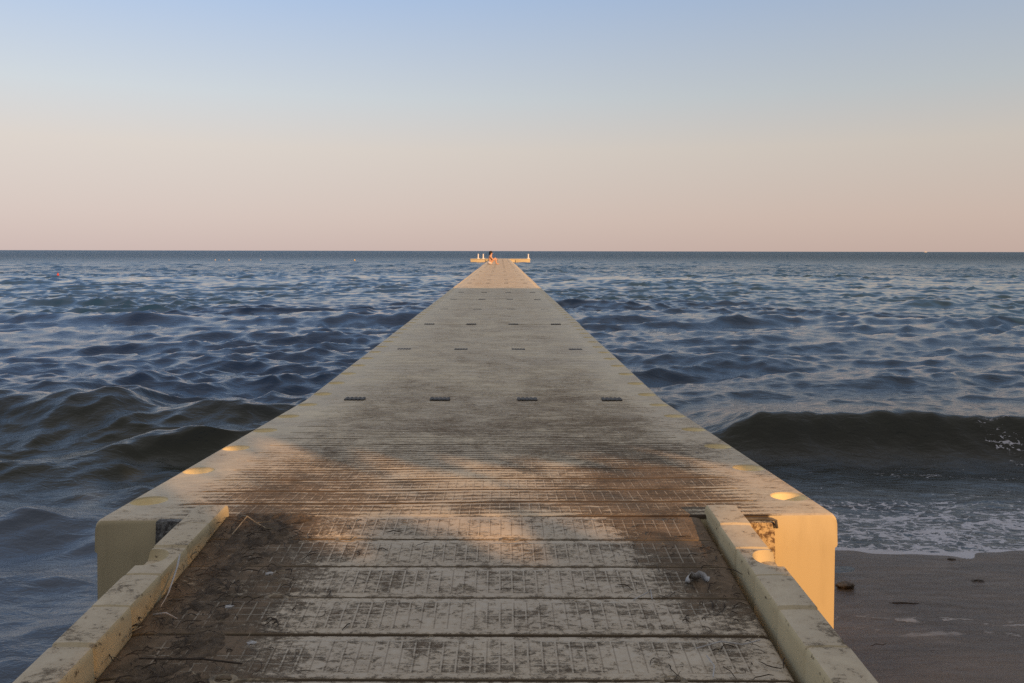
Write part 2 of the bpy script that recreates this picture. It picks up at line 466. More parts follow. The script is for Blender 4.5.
# connector lugs at the plank seams: ring with a hole and a tapering tail
def lug_mesh():
    bm = bmesh.new()
    n = 24; R, r = .018, .006; rings = []
    for i in range(n):
        a = 2 * PI * i / n; rr_ = []
        for j in range(8):
            b = 2 * PI * j / 8
            rad = R + r * math.cos(b)
            rr_.append(bm.verts.new((rad * math.cos(a) * 1.25, rad * math.sin(a) * .8, r * math.sin(b) * .8)))
        rings.append(rr_)
    for i in range(n):
        for j in range(8):
            bm.faces.new((rings[i][j], rings[(i + 1) % n][j], rings[(i + 1) % n][(j + 1) % 8], rings[i][(j + 1) % 8]))
    add_tube(bm, [(.026, 0, 0), (.06, .003, 0), (.12, .002, -.001)], [.004, .003, .0015], 8)
    add_lathe(bm, [(.012, -.006), (.012, -.002)], 16)
    return from_bm(bm, 'connector_ring')
lug_me = lug_mesh(); lug_me.materials.append(plain('stained_plastic', (.36, .29, .19), .7, .35, 70, .003))
for k, xx, fl in ((0, -.40, 1), (2, -.50, 1), (4, -.52, 1), (4, .335, -1), (0, .03, -1)):
    o = mesh_obj('connector_ring', lug_me, None, planks[k], (xx - DOCK_X, -.001, -.0035), (0, 0, 0 if fl > 0 else PI))

# dirt piled on the ramp (uncountable): left along the rail and far right
def ramp_z(y): return .503 + .09 * (y - NEAR + .006)
def mound(name, cx, cy, fx, label):
    """fx(x,y) -> height above ramp"""
    bm = bmesh.new()
    from mathutils import noise as mn
    nx, ny = 150, 190
    x0, x1, y0, y1 = cx[0], cx[1], cy[0], cy[1]
    g = []
    for j in range(ny + 1):
        row = []
        for i in range(nx + 1):
            x = x0 + (x1 - x0) * i / nx; y = y0 + (y1 - y0) * j / ny
            h = fx(x, y)
            h += .006 * mn.fractal(Vector((x * 14, y * 14, 3)), 1, 2, 5) + .0035 * mn.fractal(Vector((x * 70, y * 70, 9)), 1, 2, 3)
            row.append(bm.verts.new((x, y, ramp_z(y) + max(h, -.012))))
        g.append(row)
    for j in range(ny):
        for i in range(nx):
            q = (g[j][i], g[j][i + 1], g[j + 1][i + 1], g[j + 1][i])
            if max(v.co.z - ramp_z(v.co.y) for v in q) > -.011: bm.faces.new(q)
    for v in [v for v in bm.verts if not v.link_faces]: bm.verts.remove(v)
    o = mesh_obj(name, from_bm(bm, name, 180), M_dirt)
    tag(o, label, 'dirt', None, 'stuff')
    return o
def sm(a, b, x):
    t = min(1, max(0, (x - a) / (b - a))); return t * t * (3 - 2 * t)
mound('wet_dirt', (-.772, -.30), (1.1, 2.322),
      lambda x, y: -.012 + .013 * sm(-.775, -.70, x) * (1 - sm(-.62, -.40 + .06 * math.sin(y * 9) + .04 * math.sin(y * 23), x)) + .006 * sm(2.1, 2.3, y) * (1 - sm(-.6, -.5, x)),
      'brown dirt and seaweed litter heaped along the left rail of the ramp')

# loose straw, twigs and weed on ramp and deck
bm = bmesh.new()
def deck0_z(y): return .5 - .118 / 2.47 * (y - NEAR)
def surf(x, y): return ramp_z(y) if y < NEAR - .006 else deck0_z(y)
def strand(bm, x, y, L, a, r, lift=.012, curl=.6, z0=.004):
    pts = []; n = 6; ang = a
    for i in range(n):
        t = i / (n - 1)
        pts.append((x, y, surf(x, y) + z0 + lift * math.sin(PI * t)))
        x += L / n * math.cos(ang); y += L / n * math.sin(ang); ang += curl * random.uniform(-.6, .6)
        if y > NEAR - .01 and pts[0][1] < NEAR - .01: y = NEAR - .01
    add_tube(bm, pts, [r * .5] + [r] * (n - 2) + [r * .4], 4)
for i in range(420):
    if random.random() < .72: x = -.77 + abs(random.gauss(0, .18)); 
    else: x = .56 - abs(random.gauss(0, .14))
    x = max(-.765, min(.55, x))
    y = random.uniform(1.35, 2.30)
    z0 = .010 if x < -.5 else .003
    strand(bm, x, y, random.uniform(.01, .06), random.uniform(0, 2 * PI), random.uniform(.0005, .0014), random.uniform(0, .007), 1.2, z0)
tag(mesh_obj('seaweed_litter', from_bm(bm, 'seaweed_litter'), M_weed), 'dark shreds of dried seaweed strewn over the ramp dirt', 'seaweed', None, 'stuff')
bm = bmesh.new()
for i in range(110):
    x = random.choice((-1, 1)) * abs(random.gauss(0, .3)); x = -.6 + x if random.random() < .6 else .3 + x
    x = max(-.765, min(.55, x)); y = random.uniform(1.4, 2.3)
    strand(bm, x, y, random.uniform(.008, .035), random.uniform(0, 2 * PI), random.uniform(.0005, .0012), random.uniform(0, .004), 1.2, .012 if x < -.45 else .003)
tag(mesh_obj('straw_litter', from_bm(bm, 'straw_litter'), M_straw), 'pale bits of straw scattered among the ramp planks', 'straw', None, 'stuff')
# pale twigs
def twig(pts_px, r, mat, label, name='twig', cat='twig'):
    bm = bmesh.new()
    for pts in pts_px: add_tube(bm, [(x, y, surf(x, y) + z) for x, y, z in pts], r, 5)
    return tag(mesh_obj(name, from_bm(bm, name), mat), label, cat)
twig([[(-.72, 2.30, .012), (-.69, 2.25, .030), (-.66, 2.235, .018), (-.63, 2.26, .012)], [(-.69, 2.25, .03), (-.70, 2.20, .02), (-.705, 2.17, .015)], [(-.66, 2.235, .018), (-.63, 2.22, .010), (-.60, 2.222, .008)]],
     .0016, M_straw, 'forked pale twig lying on dirt by the far end of the left rail')
twig([[(.395, 1.665, .006), (.45, 1.68, .012), (.49, 1.672, .010), (.53, 1.685, .012)], [(.41, 1.64, .006), (.415, 1.60, .009), (.405, 1.57, .006)]],
     .0014, M_paper, 'thin whitish twig on the grid planks near the right rail')
twig([[(.30, 1.86, .004), (.335, 1.88, .010), (.345, 1.90, .008), (.342, 1.86, .006)]], .0013, M_paper, 'small bent white twig in the middle of the right hand planks')
twig([[(-.70, 1.60, .022), (-.64, 1.595, .024), (-.58, 1.605, .018), (-.50, 1.60, .012)]], .0018, M_weed, 'dark stick lying across the dirt at the bottom left of the ramp')
# white strip leaning on the left rail
def ribbon(pts, w, name, mat, label, cat):
    bm = bmesh.new(); rows = []
    pts = [Vector(p) for p in pts]
    for i, p in enumerate(pts):
        d = (pts[min(i + 1, len(pts) - 1)] - pts[max(i - 1, 0)]).normalized()
        u = Vector((0.5, -.3, .8)); u = (u - d * u.dot(d)).normalized()
        ww = w * (math.sin(PI * (i + .6) / (len(pts) + .2)) * .8 + .25)
        rows.append([bm.verts.new(p + u * ww * s + Vector((0, 0, .002 * (1 - abs(s))))) for s in (-.5, 0, .5)])
    for a, b in zip(rows, rows[1:]):
        for i in range(2): bm.faces.new((a[i], a[i + 1], b[i + 1], b[i]))
    o = mesh_obj(name, from_bm(bm, name, 60), mat)
    md = o.modifiers.new('t', 'SOLIDIFY'); md.thickness = .0012
    return tag(o, label, cat)
zl = lambda x, y, h: (x, y, ramp_z(y) + h)
ribbon([zl(-.742, 1.80, .014), zl(-.742, 1.84, .022), zl(-.748, 1.885, .034), zl(-.752, 1.92, .046), zl(-.758, 1.95, .060)], .02, 'plastic_strip', M_paper, 'narrow white strip leaning against the inside of the left rail', 'litter')
ribbon([zl(-.74, 1.76, .020), zl(-.71, 1.755, .026), zl(-.68, 1.74, .022)], .006, 'plastic_strip', M_paper, 'short white sliver on the dirt just shoreward of the long strip', 'litter')
# curled white scrap by the right rail
pts = []
for i in range(14):
    a = PI * (-.15 + 1.35 * i / 13)
    pts.append(zl(.462 + .026 * math.cos(a), 1.935 + .022 * math.sin(a), .012 + .004 * math.sin(i * 1.7)))
ribbon(pts, .018, 'paper_scrap', M_paper, 'curled white scrap lying on dirt beside the right rail', 'litter')
for i, (x, y, lab) in enumerate([(-.545, 1.95, 'crumpled pale scrap on the dirt beside a cream ring in the left planks'), (-.50, 1.66, 'flat pale scrap on dirt at the lower left of the ramp'), (-.59, 1.80, 'small whitish chip halfway down the left dirt heap')]):
    bm = bmesh.new(); r = bmesh.ops.create_icosphere(bm, subdivisions=2, radius=.008)
    for v in bm.verts: v.co = Vector((v.co.x * (1.2 + random.uniform(-.3, .3)), v.co.y * (.8 + random.uniform(-.3, .3)), v.co.z * .3 + random.uniform(-.002, .002)))
    tag(mesh_obj('paper_scrap', from_bm(bm, 'paper_scrap', 20), M_paper, None, zl(x, y, .018)), lab, 'litter')

# ------------------------------------------------------------------ far end platform, posts, person
T_Y = NEAR - .03 + NSEC * 2.5 + .05
plat = empty('swim_platform', (DOCK_X, T_Y, 0))
tag(plat, 'low cream platform crossing the far end of the pier like a T', 'platform')
bm = bmesh.new(); add_box(bm, -3.25, 3.3, 0, 2.4, .30, .40, .02); mesh_obj('deck', from_bm(bm, 'platform_deck'), M_clean, plat)
for k in range(4):
    bm = bmesh.new(); x0 = -3.24 + k * 1.635
    add_box(bm, x0 + .02, x0 + 1.60, .02, 2.38, -.15, .297, .03); mesh_obj('float_block', from_bm(bm, 'float_block'), M_clean, plat)
def post(x, y, label, h=.5):
    t = empty('mooring_post', (x, y, .401)); tag(t, label, 'post', 'white posts on the end platform')
    bm = bmesh.new(); add_lathe(bm, [(.16, 0), (.16, .05), (.10, .08)], 16); mesh_obj('base', from_bm(bm, 'post_base'), M_white, t)
    bm = bmesh.new(); add_lathe(bm, [(.075, .08), (.07, h - .06)], 16); mesh_obj('shaft', from_bm(bm, 'post_shaft'), M_white, t)
    bm = bmesh.new(); add_lathe(bm, [(.07, h - .06), (.09, h - .04), (.09, h), (.04, h + .04)], 16); mesh_obj('cap', from_bm(bm, 'post_cap'), M_white, t)
def px2x(px, D): return (px - 501) * D / 826
post(px2x(478.2, T_Y + .5), T_Y + .5, 'leftmost white post on the end platform, left of the seated person')
post(px2x(483.2, T_Y + .5), T_Y + .5, 'white post on the end platform nearest the seated person')
post(px2x(528.3, T_Y + .5), T_Y + .5, 'lone white post at the right tip of the end platform')

def build_person(loc, rz):
    t = empty('person', loc, (0, 0, rz))
    tag(t, 'dark haired bare backed person sitting with knees up on left edge of the pier', 'person')
    V = {}; E = []; R = {}
    def j(n, co, r, par=None):
        V[n] = (co, r); 
        if par: E.append((par, n))
    # facing +x; origin at the seat
    j('pelvis', (0, 0, .10), .135)
    j('waist', (.01, 0, .24), .115, 'pelvis'); j('chest', (.04, 0, .42), .14, 'waist'); j('neckb', (.07, 0, .54), .075, 'chest')
    j('neck', (.09, 0, .61), .050, 'neckb'); j('jaw', (.115, 0, .68), .072, 'neck'); j('crown', (.10, 0, .77), .085, 'jaw')
    for s, nme in ((1, 'l'), (-1, 'r')):
        j('sh' + nme, (.06, s * .16, .50), .058, 'neckb'); j('el' + nme, (.24, s * .20, .30), .042, 'sh' + nme)
        j('wr' + nme, (.43, s * .06, .33), .030, 'el' + nme); j('hd' + nme, (.49, s * .03, .33), .034, 'wr' + nme)
        j('hip' + nme, (.03, s * .10, .10), .095, 'pelvis'); j('kn' + nme, (.38, s * .10, .42), .062, 'hip' + nme)
        j('cf' + nme, (.40, s * .10, .26), .056, 'kn' + nme); j('an' + nme, (.43, s * .09, .06), .036, 'cf' + nme); j('toe' + nme, (.60, s * .10, .028), .03, 'an' + nme)
    names = list(V); me = bpy.data.meshes.new('body')
    me.from_pydata([V[n][0] for n in names], [(names.index(a), names.index(b)) for a, b in E], [])
    o = mesh_obj('body', me, M_skin, t)
    o.modifiers.new('skin', 'SKIN'); 
    sd = me.skin_vertices[0].data
    for i, n in enumerate(names): sd[i].radius = (V[n][1], V[n][1]); sd[i].use_root = (i == 0)
    ss = o.modifiers.new('sub', 'SUBSURF'); ss.levels = 2; ss.render_levels = 2
    # hair: cap and a fall down the nape
    bm = bmesh.new(); bmesh.ops.create_uvsphere(bm, u_segments=20, v_segments=14, radius=1)
    for v in bm.verts:
        c = v.co.copy(); v.co = Vector((.085 + c.x * .105, c.y * .098, .775 + c.z * .10))
        if c.x < 0: v.co.z -= .14 * (-c.x) * (1 if c.z < .2 else 0); v.co.x -= .02 * (-c.x)
    mesh_obj('hair', from_bm(bm, 'hair', 180), M_hair, t)
    # face: nose, eyes, mouth
    bm = bmesh.new(); add_tube(bm, [(.185, 0, .735), (.215, 0, .70), (.19, 0, .692)], [.01, .015, .008], 8); mesh_obj('nose', from_bm(bm, 'nose'), M_skin, t)
    for s in (-1, 1):
        bm = bmesh.new(); bmesh.ops.create_uvsphere(bm, u_segments=8, v_segments=6, radius=.011)
        mesh_obj('eye', from_bm(bm, 'eye'), M_hair, t, (.182, s * .034, .738))
    bm = bmesh.new(); add_box(bm, -.004, .004, -.022, .022, -.004, .004, .002); mesh_obj('mouth', from_bm(bm, 'mouth'), M_red, t, (.186, 0, .668))
    # fingers clasped over the shins
    for s in (-1, 1):
        bm = bmesh.new()
        for q in range(4): add_tube(bm, [(.49, s * .03, .345 - q * .016), (.505, -s * .01, .345 - q * .017), (.50, -s * .045 + s * .004 * q, .34 - q * .017)], [.009, .008, .006], 6)
        add_tube(bm, [(.46, s * .04, .355), (.475, s * .02, .385), (.48, s * .0, .39)], [.01, .009, .007], 6)
        mesh_obj('fingers', from_bm(bm, 'fingers'), M_skin, t)
    # shorts follow hips
    bm = bmesh.new(); bmesh.ops.create_uvsphere(bm, u_segments=20, v_segments=12, radius=1)
    for v in bm.verts: v.co = Vector((.02 + v.co.x * .175, v.co.y * .20, max(.004, .105 + v.co.z * .115)))
    mesh_obj('shorts', from_bm(bm, 'shorts', 180), M_shorts, t)
    return t
build_person((px2x(489.6, 53), 53, DECK_Z + .006), 0)

# ------------------------------------------------------------------ buoys, boat
def buoy(px, py, mat, label, rad=.10):
    D = CAM_Z * 826 / (py - 251); t = empty('marker_buoy', (px2x(px, D), D, .0)); tag(t, label, 'buoy', 'marker buoys floating near the horizon')
    bm = bmesh.new(); bmesh.ops.create_uvsphere(bm, u_segments=16, v_segments=10, radius=1)
    for v in bm.verts: v.co = v.co * rad; v.co.z = v.co.z * .8 + .08
    mesh_obj('float_ball', from_bm(bm, 'float_ball'), mat, t)
    bm = bmesh.new(); add_lathe(bm, [(.035, rad), (.03, rad + .1), (.045, rad + .12)], 10); mesh_obj('top_eye', from_bm(bm, 'top_eye'), mat, t)
buoy(215.3, 261.3, M_paper, 'leftmost of the pale buoys in a row near the horizon')
buoy(229, 261.3, M_paper, 'second pale buoy from the left near the horizon')
buoy(260.6, 261.2, M_paper, 'brightest white buoy, third from the left near the horizon')
buoy(354.7, 261.2, M_yel, 'yellowish buoy nearest the pier on its left side')
buoy(58, 277.5, M_red, 'red buoy at far left of the sea', .06)
t = empty('motor_boat', (px2x(925.5, 2300), 2300, 0)); tag(t, 'tiny pale boat on the horizon at right', 'boat')
bm = bmesh.new()
for st_, w, z in (): pass
hull = [(-4, 1.3, .2), (-1, 1.5, .1), (2, 1.2, .15), (4.6, .05, .5)]
rows = []
for xx, w, b in hull: rows.append([bm.verts.new(p) for p in ((xx, -w, 1.2 + b), (xx, -w * .7, b - .1), (xx, w * .7, b - .1), (xx, w, 1.2 + b))])
for a, b in zip(rows, rows[1:]):
    for i in range(4): bm.faces.new((a[i], a[(i + 1) % 4], b[(i + 1) % 4], b[i]))
bm.faces.new(rows[0]); bm.faces.new(rows[-1])
mesh_obj('hull', from_bm(bm, 'hull'), M_white, t)
bm = bmesh.new(); add_box(bm, -2, 1.2, -1, 1, 1.35, 2.7, .15); mesh_obj('cabin', from_bm(bm, 'cabin'), M_white, t)
bm = bmesh.new(); add_box(bm, -1.6, 1.25, -1.02, 1.02, 1.9, 2.35, .05); mesh_obj('windows', from_bm(bm, 'windows'), M_glass, t)

# ------------------------------------------------------------------ sand
def shore(x):   # y of the water's edge
    t = 1 / (1 + np.exp(-np.clip((x - .1) / .32, -50, 50)))
    return -.4 + 3.9 * t - .075 * np.clip(x - 1, 0, 60) + .05 * np.sin(x * 2.3 + .6) + .025 * np.sin(x * 6.1)
def sand_z(x, y):
    d = shore(x) - y
    return np.where(d > 0, .028 * d + .0035 * np.clip(d, 0, 60) ** 1.6, np.maximum(.06 * d, -1.2))

def grid_mesh(name, X, Y, Z):
    ny, nx = X.shape
    co = np.stack([X, Y, Z], -1).reshape(-1, 3).astype(np.float32)
    idx = np.arange(ny * nx).reshape(ny, nx)
    q = np.stack([idx[:-1, :-1], idx[:-1, 1:], idx[1:, 1:], idx[1:, :-1]], -1).reshape(-1, 4).astype(np.int32)
    me = bpy.data.meshes.new(name)
    me.vertices.add(len(co)); me.vertices.foreach_set('co', co.ravel())
    me.loops.add(q.size); me.loops.foreach_set('vertex_index', q.ravel())
    me.polygons.add(len(q)); me.polygons.foreach_set('loop_start', np.arange(0, q.size, 4, dtype=np.int32))
    me.polygons.foreach_set('use_smooth', np.ones(len(q), dtype=bool))
    me.update(calc_edges=True)
    return me
def warp(n, a, b, c, tight): # denser near c
    t = np.linspace(-1, 1, n); s = np.sinh(t * tight) / np.sinh(tight)
    return np.where(s < 0, c + (c - a) * s, c + (b - c) * s)
gx = warp(420, -300, 300, 1.4, 6.5); gy = warp(420, -200, 60, 2.8, 6.2)
X, Y = np.meshgrid(gx, gy)
Z = sand_z(X, Y)
Z = Z + np.where(np.abs(X) < 12, .0018 * np.sin(X * 9 + 2 * np.sin(Y * 5)) * np.sin(Y * 13 + X * 2) + .0012 * np.sin(Y * 31 + 3 * np.sin(X * 4)), 0)
m = NT('wet_sand'); P = m.pos(); x, y, z = m.sep(P)
wet = m.ss(z, .40, .14)
n1 = m.noise(m.vscale(P, (1, 2.4, 1)), 2.2, 6, .65, .4); n2 = m.noise(P, 160, 4, .7); n3 = m.noise(m.vscale(P, (1, 3, 1)), 9, 6, .65, .5)
c = m.mix(m.ss(n1, .3, .7), (.078, .054, .036), (.145, .10, .066))
c = m.mix(m.ss(n2, .56, .7, 0, .5), c, (.12, .10, .08))
c = m.mix(wet, (.30, .245, .18), c)
# lacy foam line left by the last swash
wob = m.noise(m.comb(m.f('MULTIPLY', x, 1), 0, 0), 2.4, 4, .6)
cell = m.noise(m.vscale(P, (1, 2.2, 1)), 9, 3, .6, .6)
ly = m.f('ADD', m.f('SUBTRACT', 2.78, m.f('MULTIPLY', m.f('SUBTRACT', x, 1), .06)), m.f('MULTIPLY', m.f('SUBTRACT', wob, .5), .22))
d = m.f('ABSOLUTE', m.f('SUBTRACT', y, ly))
fo = m.f('MULTIPLY', m.ss(d, .028, .004), m.ss(cell, .50, .56))
d2 = m.f('ABSOLUTE', m.f('SUBTRACT', m.f('SUBTRACT', ly, y), .10)); fo2 = m.f('MULTIPLY', m.ss(d2, .03, .003), m.ss(cell, .57, .62, 0, .6))
fo = m.f('MAXIMUM', fo, fo2); fo = m.f('MULTIPLY', fo, m.ss(x, .6, .9))
c = m.mix(m.f('MULTIPLY', fo, .75), c, (.52, .48, .45))
h = m.f('ADD', m.f('MULTIPLY', n3, 1.2), m.f('MULTIPLY', n2, .22)); h = m.f('ADD', h, m.f('MULTIPLY', fo, .6))
M_sand = m.out(c, m.f('ADD', m.f('MULTIPLY', n1, .22), m.f('ADD', m.ss(z, .12, .4, .10, .6), m.f('MULTIPLY', fo, .5))), m.bump(h, .7, .010), 1.36, .5)
tag(mesh_obj('beach', grid_mesh('beach', X, Y, Z), M_sand), 'dark wet sand beach beside the shore end of the pier', 'beach', None, 'structure')

# ------------------------------------------------------------------ sea
NC = 1050
th = np.radians(np.linspace(-66, 66, NC))
rows_px = np.concatenate([np.arange(900, 200, -1.2), np.arange(200, 60, -.55), np.arange(60, 25, -.17), np.arange(25, 5, -.075), np.geomspace(5, .05, 80)])
r = CAM_Z * 826 / rows_px
TH, RR = np.meshgrid(th, r)
X = RR * np.sin(TH); Y = RR * np.cos(TH)
dr = np.gradient(r)[:, None]; res = np.maximum(dr * .9, RR * (th[1] - th[0]))
def lown(X, Y, L, seed, n=7):
    g = np.random.default_rng(seed); o = np.zeros_like(X)
    for _ in range(n):
        a = g.uniform(0, 2 * PI); k = 2 * PI / (L * g.uniform(.6, 1.8)); o += np.sin((X * math.cos(a) + Y * math.sin(a)) * k + g.uniform(0, 6.28))
    return o / math.sqrt(n / 2)
gust = 1 + .20 * lown(X, Y, 9, 3) ; gust = np.clip(gust, .35, 1.7)
sh = Y - shore(X)                       # distance seaward of the water's edge
off = np.clip((np.maximum(sh, 0) - .6) / 5.5, 0, 1); off = off * off * (3 - 2 * off)
comps = []
NW = 170
lam = np.geomspace(.11, 6.0, NW)
for i, L in enumerate(lam):
    ang = rng.normal(0, .42 if L > .7 else .7) + math.radians(10)
    sl = 1.0 * (min(1, (.95 / L)) ** 1.45) * (min(1, L / .25) ** .4)
    comps.append((L, ang, sl, rng.uniform(0, 2 * PI)))
tot = math.sqrt(sum(c[2] ** 2 / 2 for c in comps)); S = .285 / tot
dz = np.zeros_like(X); dx = np.zeros_like(X); dy = np.zeros_like(X)
wx = .35 * lown(X, Y, 5, 21); wy = .35 * lown(X, Y, 6, 22)
for L, ang, sl, ph in comps:
    k = 2 * PI / L; kx, ky = k * math.sin(ang), -k * math.cos(ang)
    a = sl * S / k
    att = np.clip((L / res - .6) / 1.3, 0, 1)
    nearf = .12 + .88 * off if L > .6 else (.38 + .62 * off)
    A = a * att * nearf * gust
    p = kx * (X + wx * min(1, L / 3)) + ky * (Y + wy * min(1, L / 3)) + ph
    s, c_ = np.sin(p), np.cos(p)
    dz += A * s; q = .75
    dx += q * A * c_ * (kx / k); dy += q * A * c_ * (ky / k)
# set waves arriving on the beach
def breaker(X, Y, yc, hgt, front, back, power=1.5):
    d = Y - yc
    f = np.where(d < 0, np.exp(-(np.abs(d) / front) ** power * 1.2), np.exp(-(np.abs(d) / back) ** 1.3))
    return hgt * f
def S_(a, b, x):
    t = np.clip((x - a) / (b - a), 0, 1); return t * t * (3 - 2 * t)
cr = 5.32 + .03 * np.sin(X * 1.1) + .025 * np.sin(X * 2.7 + 1) - .01 * (X - 2)
bz = breaker(X, Y, cr, 1, .20, .85, 1.9) * .21 * S_(1.0, 1.75, X) * (1 + .025 * np.sin(X * 3.1) + .04 * np.sin(X * 7.3 + 1))
bz -= .035 * np.exp(-((Y - cr + .55) / .3) ** 2) * S_(1.1, 2.2, X)
crl = 6.15 + .10 * np.sin(X * .9 + 1) + .05 * np.sin(X * 2.9)
bl = breaker(X, Y, crl, 1, .30, .9, 1.8) * .205 * S_(-2.4, -3.0, X) * (1 + .10 * np.sin(X * 1.7) + .06 * np.sin(X * 4.3))
bl -= .05 * np.exp(-((Y - crl + .95) / .35) ** 2) * S_(-2.0, -3.0, X)
c2 = 5.9 + .35 * (X + 2.2); bl += breaker(X, Y, c2, 1, .25, .5, 1.6) * .10 * np.exp(-((X + 2.15) / .65) ** 2)
c3 = 5.05 + .06 * np.sin(X * 3); bl += breaker(X, Y, c3, 1, .22, .5, 1.6) * .12 * np.exp(-((X + 1.9) / .6) ** 2)
c4 = 4.45 + .12 * np.sin(X * 1.6); bl += breaker(X, Y, c4, 1, .18, .4, 1.6) * .045 * S_(-1.6, -2.3, X)
c5 = 3.95 + .1 * np.sin(X * 2.1 + 2); bl += breaker(X, Y, c5, 1, .14, .35, 1.6) * .035 * S_(-1.6, -2.2, X)
for (yy, hh, ph) in ((7.6, .05, 0), (9.2, .06, 2), (11.5, .08, 4), (14.5, .09, 1), (19, .10, 3)):
    w = .5 + .5 * lown(X, Y, 5, int(yy * 10)); w = np.clip(w, 0, 1.4)
    bl += breaker(X, Y, yy + .3 * np.sin(X * .5 + ph), 1, .35, .7, 1.6) * hh * w
brk = np.clip(bz / .21, 0, 1)
Zs = dz * (1 - .35 * brk) + .005 * brk * lown(X, Y, .6, 77) + .004 * brk * lown(X, Y, .28, 79) + .0028 * brk * lown(X, Y, .12, 78, 12) + bz + bl
# thin wash running up the sand
Zs += np.where(sh < .7, -.004, 0)
foam = np.zeros_like(X)
edge = sh - .03 * np.sin(X * 5) 
foam += 1.0 * np.exp(-((sh - .05) / .04) ** 2) * (X > .4)
foam += .57 * S_(0.0, .10, sh) * S_(1.05, .5, sh) * (X > .3)
foam += .16 * S_(1.7, .9, sh) * (X > .3)
foam += .52 * np.exp(-((X - 3.12) / .13) ** 2) * np.exp(-((Y - 5.14) / .16) ** 2)
foam += .75 * np.exp(-((Y - cr + .36) / .05) ** 2) * S_(3.0, 3.15, X)
foam += .18 * np.exp(-((Y - cr + .02) / .03) ** 2) * S_(1.6, 2.2, X)
foam += .30 * np.exp(-((Y - cr + .62) / .16) ** 2) * S_(1.6, 2.4, X)
me = grid_mesh('sea', X + dx * (1 - brk), Y + dy * (1 - brk), Zs)
at = me.attributes.new('foam', 'FLOAT', 'POINT'); at.data.foreach_set('value', foam.ravel().astype(np.float32))
at = me.attributes.new('shoal', 'FLOAT', 'POINT'); at.data.foreach_set('value', np.maximum(np.clip(np.exp(-np.maximum(sh, 0) / 3.5), 0, 1), .62 * np.exp(-np.maximum(Y - 5.6, 0) / 1.5) * (Y > 0)).ravel().astype(np.float32))
at = me.attributes.new('wash', 'FLOAT', 'POINT'); at.data.foreach_set('value', (S_(1.5, .5, sh) * (X > 0)).ravel().astype(np.float32))
m = NT('sea_water'); P = m.pos(); x, y, z = m.sep(P)
fa = m.n('ShaderNodeAttribute', attribute_name='foam').outputs['Fac']; sa = m.n('ShaderNodeAttribute', attribute_name='shoal').outputs['Fac']
dist = m.f('SQRT', m.f('ADD', m.f('MULTIPLY', x, x), m.f('MULTIPLY', y, y)))
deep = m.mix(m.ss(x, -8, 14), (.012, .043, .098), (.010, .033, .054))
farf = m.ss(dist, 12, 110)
deep = m.mix(farf, deep, m.mix(m.ss(m.f('DIVIDE', x, m.f('MAXIMUM', y, .1)), -.4, .5), (.022, .082, .170), (.019, .060, .098)))  # far water painted bluer, standing for the higher sky that waves reflect
col = m.mix(m.ss(sa, .12, .6), deep, (.020, .023, .015))
thin = m.f('MULTIPLY', m.ss(y, 4.6, 3.4), m.ss(x, .2, -.6))
sha = m.n('ShaderNodeAttribute', attribute_name='wash').outputs['Fac']
col = m.mix(m.f('MAXIMUM', thin, m.f('MULTIPLY', sha, .55)), col, m.mix(m.ss(x, -1, 1), (.070, .092, .125), (.055, .050, .045)))  # shallow water; left base also lightened to stand for reflected sky
col = m.mix(m.f('MULTIPLY', m.ss(x, 1.0, 1.8), m.ss(sha, .35, .0, 0, .6)), col, m.mix(m.ss(y, 4.4, 5.0), col, m.mix(m.ss(y, 5.35, 5.0), col, (.016, .015, .010))))  # dark band painted before the right wave, standing for its mirrored face
f1 = m.noise(m.vscale(P, (1, 1.8, 2.2)), 13, 7, .72, .8); f2 = m.n('ShaderNodeTexVoronoi', feature='DISTANCE_TO_EDGE'); m.put(f2.inputs['Vector'], m.vadd(m.vscale(P, (1, 1.7, 2)), m.vscale(m.noise(P, 6, 4, .6, 0, True), (.25, .25, 0)))); f2.inputs['Scale'].default_value = 13
lace = m.ss(f2.outputs['Distance'], .10, .02)
foamv = m.f('ADD', m.f('MULTIPLY', fa, 1.0), m.f('ADD', m.f('MULTIPLY', m.f('SUBTRACT', f1, .5), 2.6), m.f('ADD', m.f('MULTIPLY', lace, .30), m.f('MULTIPLY', m.f('SUBTRACT', m.noise(m.vscale(P, (1, 2.6, 1)), 1.8, 4, .6), .5), 1.5))))
foamm = m.f('MULTIPLY', m.ss(foamv, .80, .98), m.ss(fa, .03, .12))
col = m.mix(m.f('MULTIPLY', foamm, .8), col, (.62, .60, .62))
# ripples: fine near, coarser with distance
b1 = m.noise(m.vscale(P, (1, 1.9, 1)), 11, 5, .6, .4)
b2 = m.noise(m.vscale(P, (1, 2.2, 1)), 2.0, 7, .70, .6)
rid = m.f('SUBTRACT', 1, m.f('MULTIPLY', m.f('ABSOLUTE', m.f('SUBTRACT', m.noise(m.vscale(P, (1, 2.0, 1)), 2.6, 4, .6, .5), .5)), 2.0))
rid = m.f('POWER', rid, 2.5)
b3 = m.noise(m.vscale(P, (1, 2.6, 1)), .35, 6, .68, .4)
hb = m.f('ADD', m.f('MULTIPLY', rid, m.f('MULTIPLY', m.ss(dist, 40, 70, .0, .035), m.ss(dist, 90, 40))), m.f('MULTIPLY', b1, m.ss(dist, 30, 8, .0025, .009)), m.f('MULTIPLY', b2, m.ss(dist, 40, 130, .001, .20)))
hb = m.f('ADD', hb, m.f('MULTIPLY', b3, m.ss(dist, 60, 200, 0, 1.6)))
nb = m.bump(hb, 1, 1.0)
rough = m.f('ADD', m.f('ADD', m.ss(m.f('LOGARITHM', dist, 10), 1.45, 2.4, .035, .40), 0), m.f('MULTIPLY', foamm, .5))
M_sea = m.out(col, rough, nb, 1.333, m.ss(farf, 0, 1, .5, .35))
